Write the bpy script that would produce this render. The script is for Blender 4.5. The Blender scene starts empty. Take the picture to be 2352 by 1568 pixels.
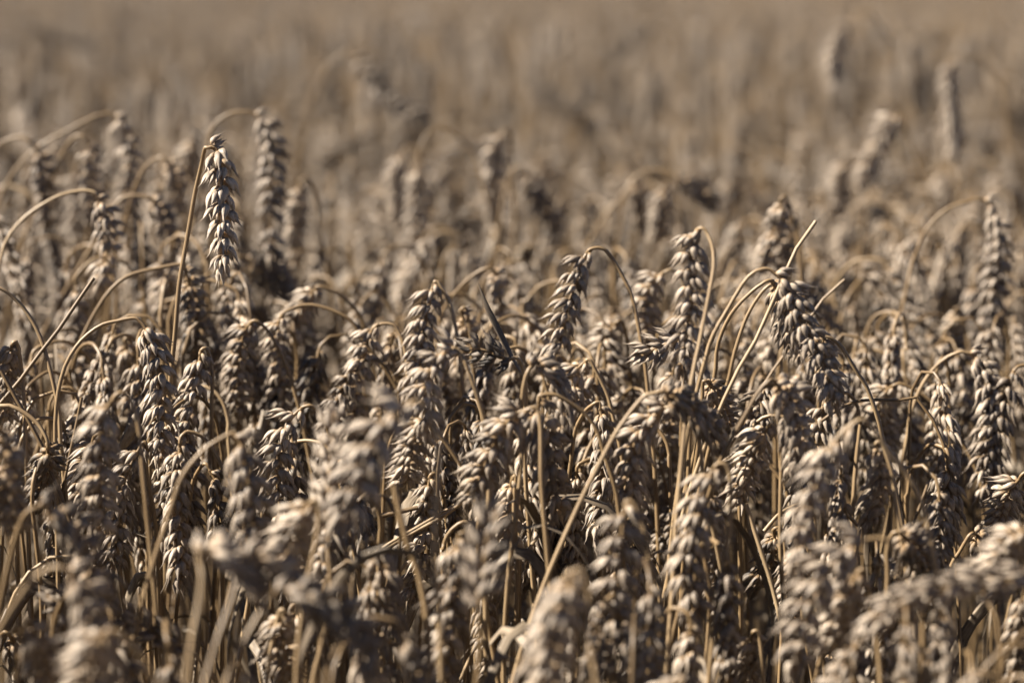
import bpy, math, random
import numpy as np
from mathutils import Vector

# ------------------------------------------------------------------ camera, sky, sun, exposure
sc = bpy.context.scene
R = math.radians
HC, PITCH, LENS = 1.03, R(7.54), 100.0
FPX = 2352.0 * LENS / 36.0          # focal length in units of a 2352 px wide picture
cam_d = bpy.data.cameras.new('camera'); cam = bpy.data.objects.new('camera', cam_d)
sc.collection.objects.link(cam); sc.camera = cam
cam.location = (0, 0, HC); cam.rotation_euler = (R(90) - PITCH, 0, 0)
cam_d.lens = LENS; cam_d.sensor_width = 36.0; cam_d.clip_start = 0.02; cam_d.clip_end = 2000
cam_d.dof.use_dof = True; cam_d.dof.focus_distance = 1.99; cam_d.dof.aperture_fstop = 3.5
cam_d.dof.aperture_blades = 0

SUN_EL, SUN_AZ = R(43), R(-96)       # azimuth clockwise from +Y (negative = left)
to_sun = Vector((math.sin(SUN_AZ) * math.cos(SUN_EL), math.cos(SUN_AZ) * math.cos(SUN_EL), math.sin(SUN_EL)))
w = bpy.data.worlds.new('World'); sc.world = w; w.use_nodes = True
wn = w.node_tree; wn.nodes.clear()
sky = wn.nodes.new('ShaderNodeTexSky'); sky.sky_type = 'NISHITA'; sky.sun_disc = False
sky.air_density = 0.25; sky.dust_density = 0.4; sky.altitude = 400; sky.sun_elevation = SUN_EL; sky.sun_rotation = SUN_AZ
bg = wn.nodes.new('ShaderNodeBackground'); bg.inputs['Strength'].default_value = 0.05
wo = wn.nodes.new('ShaderNodeOutputWorld')
wn.links.new(sky.outputs[0], bg.inputs[0]); wn.links.new(bg.outputs[0], wo.inputs[0])
sl = bpy.data.lights.new('sun', 'SUN'); sl.energy = 5.0; sl.angle = R(0.5); sl.color = (1.0, 0.92, 0.81)
so = bpy.data.objects.new('sun', sl); sc.collection.objects.link(so)
so.rotation_euler = to_sun.to_track_quat('Z', 'Y').to_euler(); so.location = (-3, 0, 4)
sc.view_settings.view_transform = 'Standard'; sc.view_settings.look = 'None'
sc.view_settings.exposure = 2.1; sc.view_settings.gamma = 1.0
sc.cycles.max_bounces = 6; sc.cycles.diffuse_bounces = 4; sc.cycles.transmission_bounces = 4
sc.cycles.use_denoising = True

FWD = np.array((0, math.cos(PITCH), -math.sin(PITCH)))
UP = np.array((0, math.sin(PITCH), math.cos(PITCH)))
CAM = np.array((0, 0, HC))
def at(x, y, d):                      # where a point seen at (x, y) of the photo stands when it is d metres away
    return CAM + FWD * d + np.array((1.0, 0, 0)) * ((x - 1176) / FPX * d) + UP * (-(y - 784) / FPX * d)
def seen(p):
    q = np.asarray(p) - CAM
    d = q @ FWD
    return 1176 + q[..., 0] / d * FPX, 784 - (q @ UP) / d * FPX, d

# ------------------------------------------------------------------ materials
def nodes(name):
    m = bpy.data.materials.new(name); m.use_nodes = True
    nt = m.node_tree; nt.nodes.clear()
    def N(t, **k):
        n = nt.nodes.new(t)
        for a, b in k.items(): setattr(n, a, b)
        return n
    def L(a, b): nt.links.new(a, b)
    return m, N, L
def ramp(N, stops):
    r = N('ShaderNodeValToRGB'); e = r.color_ramp.elements
    while len(e) < len(stops): e.new(0.5)
    for i, (p, c) in enumerate(stops): e[i].position = p; e[i].color = (*c, 1)
    return r
def mth(N, L, op, a, b=None, c=None):
    n = N('ShaderNodeMath', operation=op)
    for i, v in enumerate((a, b, c)):
        if v is None: continue
        if isinstance(v, (int, float)): n.inputs[i].default_value = v
        else: L(v, n.inputs[i])
    return n.outputs[0]
def mix(N, L, f, a, b, mode='MIX'):
    n = N('ShaderNodeMix', data_type='RGBA', blend_type=mode)
    for s, v in ((n.inputs[0], f), (n.inputs[6], a), (n.inputs[7], b)):
        if isinstance(v, (int, float)): s.default_value = v
        elif isinstance(v, tuple): s.default_value = (*v, 1)
        else: L(v, s)
    return n.outputs[2]

def husk_material():
    m, N, L = nodes('dry_husk')
    at_ = N('ShaderNodeAttribute', attribute_name='hk'); sp = N('ShaderNodeSeparateColor'); L(at_.outputs['Color'], sp.inputs[0])
    rnd, v, u, tone = sp.outputs[0], sp.outputs[1], sp.outputs[2], at_.outputs['Alpha']
    geo = N('ShaderNodeTexCoord')
    no = N('ShaderNodeTexNoise'); L(geo.outputs['Object'], no.inputs['Vector']); no.inputs['Scale'].default_value = 420; no.inputs['Detail'].default_value = 3
    # weathered grey straw, each husk a little different, each ear too; tone also carries painted shade
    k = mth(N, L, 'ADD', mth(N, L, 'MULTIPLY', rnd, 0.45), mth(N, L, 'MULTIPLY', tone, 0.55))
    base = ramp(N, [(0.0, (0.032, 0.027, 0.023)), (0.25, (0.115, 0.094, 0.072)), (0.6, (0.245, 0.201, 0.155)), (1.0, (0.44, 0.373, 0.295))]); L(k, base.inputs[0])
    c = base.outputs[0]
    # fine veins along the husk
    ve = N('ShaderNodeTexNoise', noise_dimensions='2D'); cv = N('ShaderNodeCombineXYZ')
    L(mth(N, L, 'ADD', mth(N, L, 'MULTIPLY', u, 16.0), mth(N, L, 'MULTIPLY', rnd, 91.0)), cv.inputs[0]); L(mth(N, L, 'MULTIPLY', v, 1.6), cv.inputs[1])
    L(cv.outputs[0], ve.inputs['Vector']); ve.inputs['Scale'].default_value = 1.0; ve.inputs['Detail'].default_value = 2
    vr = ramp(N, [(0.32, (0.48, 0.45, 0.42)), (0.58, (1.12, 1.09, 1.05))]); L(ve.outputs['Fac'], vr.inputs[0])
    c = mix(N, L, 0.8, c, vr.outputs[0], 'MULTIPLY')
    # ochre foot, brown beak, sooty specks
    foot = N('ShaderNodeMapRange'); L(v, foot.inputs[0]); foot.inputs[1].default_value = 0.28; foot.inputs[2].default_value = 0.02
    c = mix(N, L, mth(N, L, 'MULTIPLY', foot.outputs[0], 0.7), c, (0.30, 0.18, 0.07))
    tip = N('ShaderNodeMapRange'); L(v, tip.inputs[0]); tip.inputs[1].default_value = 0.72; tip.inputs[2].default_value = 1.0
    c = mix(N, L, mth(N, L, 'MULTIPLY', tip.outputs[0], 0.45), c, (0.15, 0.108, 0.075))
    sr = ramp(N, [(0.30, (0.42, 0.40, 0.38)), (0.46, (1, 1, 1))]); L(no.outputs['Fac'], sr.inputs[0])
    c = mix(N, L, 0.7, c, sr.outputs[0], 'MULTIPLY')
    p = N('ShaderNodeBsdfPrincipled'); L(c, p.inputs['Base Color']); p.inputs['Roughness'].default_value = 0.5; p.inputs['Specular IOR Level'].default_value = 0.42
    bu = N('ShaderNodeBump'); bu.inputs['Strength'].default_value = 0.55; bu.inputs['Distance'].default_value = 0.0006; L(ve.outputs['Fac'], bu.inputs['Height']); L(bu.outputs[0], p.inputs['Normal'])
    t = N('ShaderNodeBsdfTranslucent'); L(mix(N, L, 1.0, c, (1.0, 0.80, 0.55), 'MULTIPLY'), t.inputs[0])
    mx = N('ShaderNodeMixShader'); mx.inputs[0].default_value = 0.16; L(p.outputs[0], mx.inputs[1]); L(t.outputs[0], mx.inputs[2])
    o = N('ShaderNodeOutputMaterial'); L(mx.outputs[0], o.inputs[0])
    return m
def straw_material(name, c0, c1, c2, rough=0.45):
    m, N, L = nodes(name)
    at_ = N('ShaderNodeAttribute', attribute_name='hk'); sp = N('ShaderNodeSeparateColor'); L(at_.outputs['Color'], sp.inputs[0])
    rnd, v, u, tone = sp.outputs[0], sp.outputs[1], sp.outputs[2], at_.outputs['Alpha']
    cv = N('ShaderNodeCombineXYZ'); L(mth(N, L, 'ADD', mth(N, L, 'MULTIPLY', u, 7.0), mth(N, L, 'MULTIPLY', rnd, 77.0)), cv.inputs[0]); L(mth(N, L, 'MULTIPLY', v, 14.0), cv.inputs[1])
    ve = N('ShaderNodeTexNoise', noise_dimensions='2D'); L(cv.outputs[0], ve.inputs['Vector']); ve.inputs['Scale'].default_value = 1.0; ve.inputs['Detail'].default_value = 4
    base = ramp(N, [(0.0, c0), (0.5, c1), (1.0, c2)])
    L(mth(N, L, 'ADD', mth(N, L, 'MULTIPLY', tone, 0.65), mth(N, L, 'MULTIPLY', ve.outputs['Fac'], 0.45)), base.inputs[0])
    vr = ramp(N, [(0.35, (0.6, 0.55, 0.5)), (0.55, (1, 1, 1))]); L(ve.outputs['Fac'], vr.inputs[0])
    c = mix(N, L, 0.55, base.outputs[0], vr.outputs[0], 'MULTIPLY')
    p = N('ShaderNodeBsdfPrincipled'); L(c, p.inputs['Base Color']); p.inputs['Roughness'].default_value = rough; p.inputs['Specular IOR Level'].default_value = 0.4
    bu = N('ShaderNodeBump'); bu.inputs['Strength'].default_value = 0.4; bu.inputs['Distance'].default_value = 0.0004; L(ve.outputs['Fac'], bu.inputs['Height']); L(bu.outputs[0], p.inputs['Normal'])
    t = N('ShaderNodeBsdfTranslucent'); L(c, t.inputs[0])
    mx = N('ShaderNodeMixShader'); mx.inputs[0].default_value = 0.08; L(p.outputs[0], mx.inputs[1]); L(t.outputs[0], mx.inputs[2])
    o = N('ShaderNodeOutputMaterial'); L(mx.outputs[0], o.inputs[0])
    return m
M_HUSK = husk_material()
M_STEM = straw_material('straw_stem', (0.05, 0.034, 0.021), (0.17, 0.112, 0.054), (0.345, 0.255, 0.152))
M_LEAF = straw_material('dry_leaf_blade', (0.035, 0.026, 0.019), (0.11, 0.083, 0.054), (0.26, 0.21, 0.15), 0.6)
MATS = [M_HUSK, M_STEM, M_LEAF]
def soil_material():
    m, N, L = nodes('straw_littered_soil')
    tc = N('ShaderNodeTexCoord')
    n1 = N('ShaderNodeTexNoise'); L(tc.outputs['Object'], n1.inputs['Vector']); n1.inputs['Scale'].default_value = 9; n1.inputs['Detail'].default_value = 8
    n2 = N('ShaderNodeTexNoise'); L(tc.outputs['Object'], n2.inputs['Vector']); n2.inputs['Scale'].default_value = 140; n2.inputs['Detail'].default_value = 4
    r1 = ramp(N, [(0.3, (0.04, 0.028, 0.018)), (0.55, (0.08, 0.058, 0.035)), (0.75, (0.17, 0.127, 0.075))])
    L(mth(N, L, 'ADD', mth(N, L, 'MULTIPLY', n1.outputs[0], 0.6), mth(N, L, 'MULTIPLY', n2.outputs[0], 0.4)), r1.inputs[0])
    p = N('ShaderNodeBsdfPrincipled'); p.inputs['Roughness'].default_value = 0.95; L(r1.outputs[0], p.inputs['Base Color'])
    bu = N('ShaderNodeBump'); bu.inputs['Distance'].default_value = 0.02; L(n2.outputs[0], bu.inputs['Height']); L(bu.outputs[0], p.inputs['Normal'])
    o = N('ShaderNodeOutputMaterial'); L(p.outputs[0], o.inputs[0])
    return m

# ------------------------------------------------------------------ mesh helpers
class Acc:                            # collects quads and makes ONE mesh of them
    def __init__(s): s.V, s.F, s.A, s.M, s.n = [], [], [], [], 0
    def add(s, v, f, a, mat):
        s.V.append(v); s.F.append(f + s.n); s.A.append(a); s.M.append(np.full(len(f), mat, np.int32)); s.n += len(v)
    def build(s, name, parent=None, origin=(0, 0, 0)):
        v = np.concatenate(s.V) - np.asarray(origin); f = np.concatenate(s.F); a = np.concatenate(s.A); mi = np.concatenate(s.M)
        me = bpy.data.meshes.new(name)
        me.vertices.add(len(v)); me.vertices.foreach_set('co', v.astype(np.float32).ravel())
        me.loops.add(len(f) * 4); me.loops.foreach_set('vertex_index', f.astype(np.int32).ravel())
        me.polygons.add(len(f)); me.polygons.foreach_set('loop_start', np.arange(0, len(f) * 4, 4, dtype=np.int32))
        used = sorted(set(mi.tolist())); remap = np.zeros(8, np.int32)
        for i, u in enumerate(used): me.materials.append(MATS[u]); remap[u] = i
        me.polygons.foreach_set('material_index', remap[mi]); me.polygons.foreach_set('use_smooth', np.ones(len(f), bool))
        at_ = me.attributes.new('hk', 'FLOAT_COLOR', 'POINT'); at_.data.foreach_set('color', a.astype(np.float32).ravel())
        me.update(calc_edges=True)
        o = bpy.data.objects.new(name, me); sc.collection.objects.link(o)
        if parent: o.parent = parent
        return o
def unit(v): return v / (np.linalg.norm(v, axis=-1, keepdims=True) + 1e-12)
def curve(pts, n):                    # smooth curve through pts, n points evenly along it
    p = np.asarray(pts, float)
    if len(p) == 2: return p[0] + (p[1] - p[0]) * np.linspace(0, 1, n)[:, None]
    q = np.vstack([2 * p[0] - p[1], p, 2 * p[-1] - p[-2]]); out = []
    t = np.linspace(0, 1, 12, endpoint=False)[:, None]
    for i in range(1, len(q) - 2):
        a, b, c, d = q[i - 1:i + 3]
        out.append(0.5 * (2 * b + (c - a) * t + (2 * a - 5 * b + 4 * c - d) * t ** 2 + (3 * b - a - 3 * c + d) * t ** 3))
    out = np.vstack(out + [p[-1:]])
    s = np.r_[0, np.cumsum(np.linalg.norm(np.diff(out, axis=0), axis=1))]
    g = np.linspace(0, s[-1], n)
    return np.stack([np.interp(g, s, out[:, k]) for k in range(3)], 1)
def fine_neck(pts, n):                # like curve, but with most points towards the bent upper end
    c = curve(pts, 400); s = np.linspace(0, 1, n); return c[np.round((1 - (1 - s) ** 2.4) * 399).astype(int)]
def frames(c, ref=None):
    t = unit(np.gradient(c, axis=0)); n = np.zeros_like(c)
    r = np.array((0.31, -0.9, 0.2)) if ref is None else np.asarray(ref, float)
    r = r - t[0] * (r @ t[0]); n[0] = unit(r)
    for i in range(1, len(c)):
        r = n[i - 1] - t[i] * (n[i - 1] @ t[i]); n[i] = unit(r)
    return t, n, np.cross(t, n)
def tube(acc, c, ra, rb=None, seg=6, mat=1, tone=0.5, rnd=0.5, twist=0.0, vscale=1.0):
    t, n, b = frames(c); m = len(c)
    ra = np.broadcast_to(ra, (m,)); rb = ra if rb is None else np.broadcast_to(rb, (m,))
    ph = np.linspace(0, 2 * math.pi, seg, endpoint=False)[None, :] + (np.linspace(0, 1, m) * 0)[:, None]
    tw = np.linspace(0, twist, m)[:, None, None]
    n2 = n[:, None] * np.cos(tw) + b[:, None] * np.sin(tw); b2 = -n[:, None] * np.sin(tw) + b[:, None] * np.cos(tw)
    v = c[:, None] + n2 * (np.cos(ph) * ra[:, None])[..., None] + b2 * (np.sin(ph) * rb[:, None])[..., None]
    i = np.arange(m - 1)[:, None] * seg; j = np.arange(seg)[None]; k = (j + 1) % seg
    f = np.stack([i + j, i + k, i + seg + k, i + seg + j], -1).reshape(-1, 4)
    a = np.empty((m, seg, 4)); a[..., 0] = rnd; a[..., 1] = np.linspace(0, vscale, m)[:, None]; a[..., 2] = np.abs(ph / math.pi - 1); a[..., 3] = tone
    acc.add(v.reshape(-1, 3), f, a.reshape(-1, 4), mat)

def husk_template(seg, vs):           # one boat-shaped, keeled, beaked husk: x width, y back, z length
    prof_v = [0, .07, .18, .33, .47, .60, .72, .82, .89, .95, 1.0]
    prof_a = [.12, .29, .44, .50, .47, .385, .275, .165, .09, .045, .010]
    vs = np.asarray(vs, float); a = np.interp(vs, prof_v, prof_a)
    ph = np.linspace(0, 2 * math.pi, seg, endpoint=False) + math.pi / 2
    s = np.sin(ph); x = np.cos(ph)
    y = np.where(s > 0, 1.05 * s, 0.45 * s) + 0.16 * np.clip(s, 0, 1) ** 9
    bow = 0.42 * np.sin(np.pi * np.clip(vs, 0, .9) / .9) ** 1.0 - 0.10 * vs
    V = np.stack([a[:, None] * x[None], a[:, None] * y[None] + bow[:, None] * .55, np.broadcast_to(vs[:, None], (len(vs), seg))], -1)
    i = np.arange(len(vs) - 1)[:, None] * seg; j = np.arange(seg)[None]; k = (j + 1) % seg
    f = np.stack([i + j, i + k, i + seg + k, i + seg + j], -1).reshape(-1, 4)
    u = np.abs((ph - math.pi / 2) / math.pi); u = np.minimum(u, 2 - u)
    A = np.stack([np.broadcast_to(vs[:, None], (len(vs), seg)), np.broadcast_to(u[None], (len(vs), seg))], -1)
    return V.reshape(-1, 3), f, A.reshape(-1, 2)
T_HI = husk_template(10, [0, .07, .18, .30, .42, .54, .65, .75, .83, .89, .95, 1])
T_MID = husk_template(7, [0, .12, .33, .52, .70, .85, 1])
T_LO = husk_template(5, [0, .22, .52, .80, 1])
T_TINY = husk_template(4, [0, .35, .70, 1])

def ear_spikelets(c, rng, roll=0.3, size=1.0, openness=27, lod=0, beak=1.0, shed=.02):
    """husks of one ear along the curve c, grouped by spikelet: (origin, X, Y, Z, beak, random)"""
    L = np.linalg.norm(np.diff(c, axis=0), axis=1).sum()
    n = max(6, int(round(L / (0.0057 * size))))
    cc = curve(c, 60) if len(c) != 60 else c
    t, n0, b0 = frames(cc, CAM - cc[0])
    out = []
    for i in range(n + 1):
        f = 0.03 + 0.93 * i / n
        k = f * 59; i0 = min(58, int(k)); q = k - i0
        p = cc[i0] * (1 - q) + cc[i0 + 1] * q
        T = unit(t[i0] * (1 - q) + t[i0 + 1] * q); Nn = n0[i0]; Bn = b0[i0]
        r = roll + rng.normal(0, .07) + 0.25 * f
        S = Bn * math.cos(r) + Nn * math.sin(r); S = unit(S - T * (S @ T)); W = np.cross(T, S)
        side = 1 if i % 2 else -1
        g = size * (min(1.0, 0.62 + 4.2 * f) if f < .1 else (1.0 if f < .72 else 1.0 - 0.55 * (f - .72))) * rng.normal(1, .05)
        op = R((openness - 4) * rng.normal(1, .16)) * (1.0 if f < .8 else 1.0 - 2.0 * (f - .8))
        if i == n: side, op, S, W = 1, 0.0, W, -S
        O = S * side
        A = unit(T * math.cos(op) + O * math.sin(op)); O2 = unit(O - A * (O @ A))
        p = p + O * 0.0004 * size
        hs = []
        def husk(lat, along, out_, tl, to, Lh, Wh, Th, facing, kb=1.0):
            z = unit(A + W * math.tan(R(tl + rng.normal(0, 6))) + O2 * math.tan(R(to + rng.normal(0, 6))))
            y = W * facing[0] + O2 * facing[1]; y = unit(y - z * (y @ z)); x = np.cross(y, z)
            s = g * rng.normal(1, .045)
            hs.append((p + (W * lat + A * along + O2 * out_) * 0.001 * g, x * Wh * s * .001, y * Th * s * .001, z * Lh * s * .001, kb * beak * rng.uniform(.6, 1.5), rng.random()))
        if lod <= 1:
            for q_ in (1, -1): husk(1.7 * q_, 0, -.1, 17 * q_, -4, 11.8, 5.6, 4.8, (q_, .4), .7)
            for q_ in (1, -1): husk(1.3 * q_, 1.6 + 1.6 * (q_ > 0), 1.3, 12 * q_, 11, 14.4, 4.9, 4.3, (q_ * .85, .8), 1.7)
            q_ = rng.choice((1, -1)); husk(.6 * q_, 4.2, 2.3, 8 * q_, 17, 13.0, 4.3, 3.9, (q_ * .6, 1), 1.7)
            if rng.random() < .6: husk(0, 5.6, 2.2, rng.choice((-10, 10)), 8, 9.4, 3.1, 2.9, (rng.choice((-.7, .7)), .6), 1.2)
        elif lod == 2:
            for q_ in (1, -1): husk(1.7 * q_, 0, .1, 16 * q_, 0, 12.6, 5.7, 4.9, (q_, .45), .9)
            for q_ in (1, -1): husk(.8 * q_, 2.6 + q_, 1.8, 9 * q_, 14, 14.6, 5.0, 4.4, (q_ * .6, .9), 1.4)
        elif lod == 3:
            for q_ in (1, -1): husk(1.6 * q_, 1 + q_, .6, 13 * q_, 8, 14.5, 6.2, 5.4, (q_, .8), 1.0)
        else:
            if i % 2 == 0:
                for q_ in (1, -1): husk(2.4 * q_, 2 * q_, -1, 10 * q_, 6, 20, 8.5, 7.5, (q_, .6), .6)
        if rng.random() > shed or i == n: out.append(hs)
    return out, cc
def add_husks(acc, hs, tpl, tone):
    tv, tf, ta = tpl; n, m = len(hs), len(tv)
    o = np.array([h[0] for h in hs]); X = np.array([h[1] for h in hs]); Y = np.array([h[2] for h in hs]); Z = np.array([h[3] for h in hs])
    k = np.array([h[4] for h in hs]); r = np.array([h[5] for h in hs])
    z = np.where(tv[None, :, 2] > .87, .87 + (tv[None, :, 2] - .87) * k[:, None], tv[None, :, 2]); curl = np.clip(tv[None, :, 2] - .6, 0, 1) ** 2 * ((r * 7.3) % 1 - .35)[:, None] * 3.0; wid = 1 - .25 * ((r * 5.1) % 1)[:, None]
    v = o[:, None] + (tv[None, :, 0] * wid)[..., None] * X[:, None] + (tv[None, :, 1] + curl)[..., None] * Y[:, None] + z[..., None] * Z[:, None]
    f = (tf[None] + (np.arange(n) * m)[:, None, None]).reshape(-1, 4)
    a = np.empty((n, m, 4)); a[..., 0] = r[:, None]; a[..., 1:3] = ta[None]; a[..., 3] = tone
    acc.add(v.reshape(-1, 3), f, a.reshape(-1, 4), 0)

# ------------------------------------------------------------------ one stalk = stem + ear (> spikelets) + leaf
KIND_GROUP = 'ripe wheat stalks standing in the field'
def stem_radius(n, r0=0.00205, r1=0.00112):
    s = np.linspace(0, 1, n); r = r0 + (r1 - r0) * s ** 1.2
    r += 0.0006 * np.exp(-((s - .985) / .008) ** 2)
    r += 0.0009 * np.exp(-((s - .12) / .004) ** 2)
    return r
def leaf_curve(p, rng, L=None):
    a = rng.uniform(0, 2 * math.pi); h = np.array((math.cos(a), math.sin(a), 0)); L = L or rng.uniform(.08, .2)
    k = rng.uniform(.6, 1.0)
    return curve([p, p + h * .012 + np.array((0, 0, .03)), p + h * L * .35 + np.array((0, 0, .03 * k)), p + h * L * .6 + np.array((0, 0, -L * .3)), p + h * L * .55 + np.array((0, 0, -L * .8))], 14)
def leaf_blade(acc, c, rng, tone, wd=.0035):
    s = np.linspace(0, 1, len(c)); wv = wd * (np.minimum(1, .5 + 4 * s)) * (1 - s ** 3) + .0002
    tube(acc, c, wv, np.full(len(c), .00022), seg=6, mat=2, tone=tone, rnd=rng.random(), twist=rng.uniform(-3, 3))
def make_stalk(stem, ear, rng, label, split=False, lod=0, roll=0.3, size=1.0, openness=27, tone=.6, stone=None, beak=1.0, leaf=True, sr=1.0):
    base = stem[0].copy(); base[2] = 0
    root = bpy.data.objects.new('wheat_stalk', None); sc.collection.objects.link(root); root.location = base; root.empty_display_size = .02
    root['label'] = label; root['category'] = 'wheat'; root['group'] = KIND_GROUP
    if stone is None: stone = float(np.clip(rng.normal(.55, .15), .1, .95))
    sc_ = fine_neck(np.vstack([stem, ear[:1], ear[3:4]]), 56); wob = np.linspace(0, 1, 56)[:, None]; sc_ = sc_ + np.sin(wob * rng.uniform(5, 22, 3) + rng.uniform(0, 6, 3)) * .0022 * np.sin(np.pi * wob); a = Acc(); tube(a, sc_, stem_radius(56) * sr, seg=9, tone=stone, rnd=rng.random()); a.build('stem', root, base)
    sp, cc = ear_spikelets(ear, rng, roll, size, openness, lod, beak)
    tpl = T_HI if lod == 0 else T_MID
    a = Acc(); tube(a, cc[:57], np.linspace(.0013, .0008, 57), seg=6, tone=stone * .8, rnd=rng.random())
    if not split:
        for hs in sp: add_husks(a, hs, tpl, tone)
    eo = a.build('ear', root, base)
    if split:
        for hs in sp:
            a = Acc(); add_husks(a, hs, tpl, tone); a.build('spikelet', eo, base)
    for _ in range(int(rng.choice((0, 1, 2), p=(.2, .45, .35))) if leaf else 0):
        k = int(rng.uniform(13, 30)); a = Acc(); leaf_blade(a, leaf_curve(sc_[k], rng), rng, rng.uniform(.3, .8), rng.uniform(.0025, .0055)); a.build('leaf', root, base)
    return root

def down_to_ground(pts):              # carry a stem seen only in its upper part on down to the soil
    p = np.asarray(pts); p0 = p[0]; t = p0 - p[min(2, len(p) - 1)]
    sl_ = t[:2] / max(-t[2], .35 * np.linalg.norm(t), 1e-3); sl_ = sl_ * min(1, .8 / (np.linalg.norm(sl_) + 1e-6))
    h = p0[2]; out = []
    for z in (h, h * .75, h * .5, h * .3, h * .15, h * .06):
        k = .16 * (1 - math.exp(-z / .16)); out.append(p0 + np.array((sl_[0] * k, sl_[1] * k, -z)))
    return np.vstack(out + [p])
def pts3(flat, d, d1=None):
    q = np.array(flat, float).reshape(-1, 2); s = np.linspace(0, 1, len(q)) ** 1.3
    return np.array([at(x, y, d + (0 if d1 is None else d1) * k) for (x, y), k in zip(q, s)])

# key stalks of the photograph: distance, stem (low to neck), ear (base to tip), options (tone also paints sun and shade onto some ears), label
from_photo = []
def K(d, stem, ear, label, **o): from_photo.append((d, stem, ear, label, o))
K(2.0, [398,772,405,660,420,560,440,450,457,388,465,358,471,340], [477,340,492,337,503,358,509,415,511,490,512,555,516,618], 'tallest sharp ear, hanging alone against blurred field at upper left, bleached stem on its left', roll=1.05, dt=.0, tone=.8, sd=.03, openness=36, beak=1.7, size=1.1, sr=1.08, leaf=False)
K(1.98, [137,1090,135,990,138,930,145,880,160,830,190,780,230,745,270,733,300,727], [316,733,334,752,350,790,364,840,368,900,368,970,371,1052], 'sharp nodding ear at left whose pale stem makes a wide smooth arch', roll=.5, tone=.75, dt=0, sr=.95)
K(2.03, [496,1060,494,1000,492,950,487,870,478,815,470,796], [462,803,458,830,447,890,436,940,424,985,410,1040], 'sharp ear leaning left just right of the arched-stem ear, its stem straight behind it', roll=.4, tone=.66, dt=.01)
K(1.95, [545,1200,537,1150,521,1095,504,1050,480,1010,457,993,433,990,421,1000], [416,1012,410,1060,405,1130,407,1200,412,1270,416,1335], 'full sharp ear hanging vertically below the arched-stem ear, thin stem curling over it', roll=.6, tone=.66, dt=0)
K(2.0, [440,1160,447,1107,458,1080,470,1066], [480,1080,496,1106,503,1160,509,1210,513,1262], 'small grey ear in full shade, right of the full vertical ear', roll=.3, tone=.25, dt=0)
K(1.95, [775,1080,765,1010,750,962,735,943,716,933], [697,936,676,952,655,985,640,1040,636,1100,641,1145,642,1195], 'crisp pale ear with dark crooked neck left of centre, herringbone husks', roll=.25, tone=.74, dt=0, openness=32)
K(1.97, [360,1300,352,1210,344,1120,340,1050,336,1020], [328,1016,308,1052,290,1092,278,1130,276,1172,268,1240,261,1300], 'slender ochre ear curving down left between the arched-stem ear and blurred front ear', roll=.1, tone=.5, dt=0, size=.92)
K(2.0, [262,1160,255,1090,246,1030,232,998], [217,1000,198,1055,190,1100,193,1150,202,1200], 'sharp ear half covered by a blurred paler ear at left', roll=.5, tone=.7)
K(2.0, [55,1000,48,900,43,830,40,795,37,780], [30,786,22,820,17,870,15,910,12,965], 'ear at the left edge with a short dark hook at its top', roll=.4, tone=.55)
K(2.08, [1482,900,1479,859,1473,812,1461,739,1447,674,1420,619,1397,584,1382,573], [1358,573,1344,588,1332,612,1322,651,1306,695,1292,754,1277,828], 'nodding ear right of centre hanging from a long brown arching stem', roll=.3, tone=.6, dt=0, beak=1.3)
K(2.1, [1055,850,1051,787,1043,728,1031,681,1012,650], [1002,644,993,663,984,699,972,751,965,800,951,854,943,905], 'upright-looking pale ear hanging at centre with brown stem curving off its right', roll=.35, tone=.68, dt=.0, openness=30)
K(2.1, [945,890,937,833,928,798,914,766,899,747,885,742], [870,743,852,762,838,810,823,854,815,898,812,950,806,1005], 'ear with long spread husks left of centre, behind the crisp dark-necked ear', roll=.45, tone=.7, openness=32)
K(2.12, [705,1020,700,980,690,930,671,863,655,828,641,801,615,765,594,745], [580,738,564,757,553,800,547,850,545,900,543,950], 'shadowed ear hanging left of a bright thick stem that curves down to the right', roll=.4, tone=.55)
K(2.15, [830,775,808,737,764,710,720,697,690,699,667,711], [650,722,638,750,633,800,640,850,646,900,649,960], 'slightly soft ear below a dark flat arching neck, left of centre', roll=.3, tone=.7)
K(2.25, [998,790,1008,731,1031,696,1060,658,1095,625,1119,614], [1130,618,1141,635,1146,680,1145,720,1138,760,1128,805], 'soft-edged ear at centre hanging from a pale stem that rises from lower left', roll=.35, tone=.65)
K(1.86, [1547,1290,1555,1200,1570,1080,1585,950,1599,860,1611,783,1626,666,1635,600,1633,558,1624,532], [1614,523,1600,530,1590,560,1586,600,1588,650,1588,700,1577,760,1570,850], 'large ear right of centre with a straight pale stem crossing in front of it', roll=.2, tone=.66, dt=.03, sd=-.03, sr=.95)
K(1.9, [1590,960,1600,900,1612,841,1630,768,1675,689,1716,638,1749,622], [1772,622,1796,640,1815,670,1833,720,1860,772,1888,825,1905,875,1917,930], 'thick ear at right leaning away to the lower right, its right side in deep shade', roll=.15, tone=.7, dt=0, openness=30)
K(2.12, [2078,1010,2088,960,2108,910,2138,863,2173,825,2205,806], [2217,806,2240,820,2264,858,2278,905,2281,945,2273,995,2266,1039,2262,1083,2272,1140], 'narrow ear near the right edge hanging straight from a rising curved stem', roll=.3, tone=.64)
K(2.15, [2252,1180,2249,1127,2226,1062,2190,995,2161,945,2117,901,2075,880], [2056,884,2034,900,2021,926,2026,965,2033,1010,2030,1055], 'soft ear at right with its stem arching over to the lower right', roll=.5, tone=.68)
K(2.35, [2085,680,2100,610,2114,572,2132,528,2176,478,2230,456], [2252,456,2280,474,2294,520,2296,560,2293,607,2284,666,2276,730,2272,785], 'tall blurred ear at the upper right edge below a wide faint arch', roll=.1, tone=.62)
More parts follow.
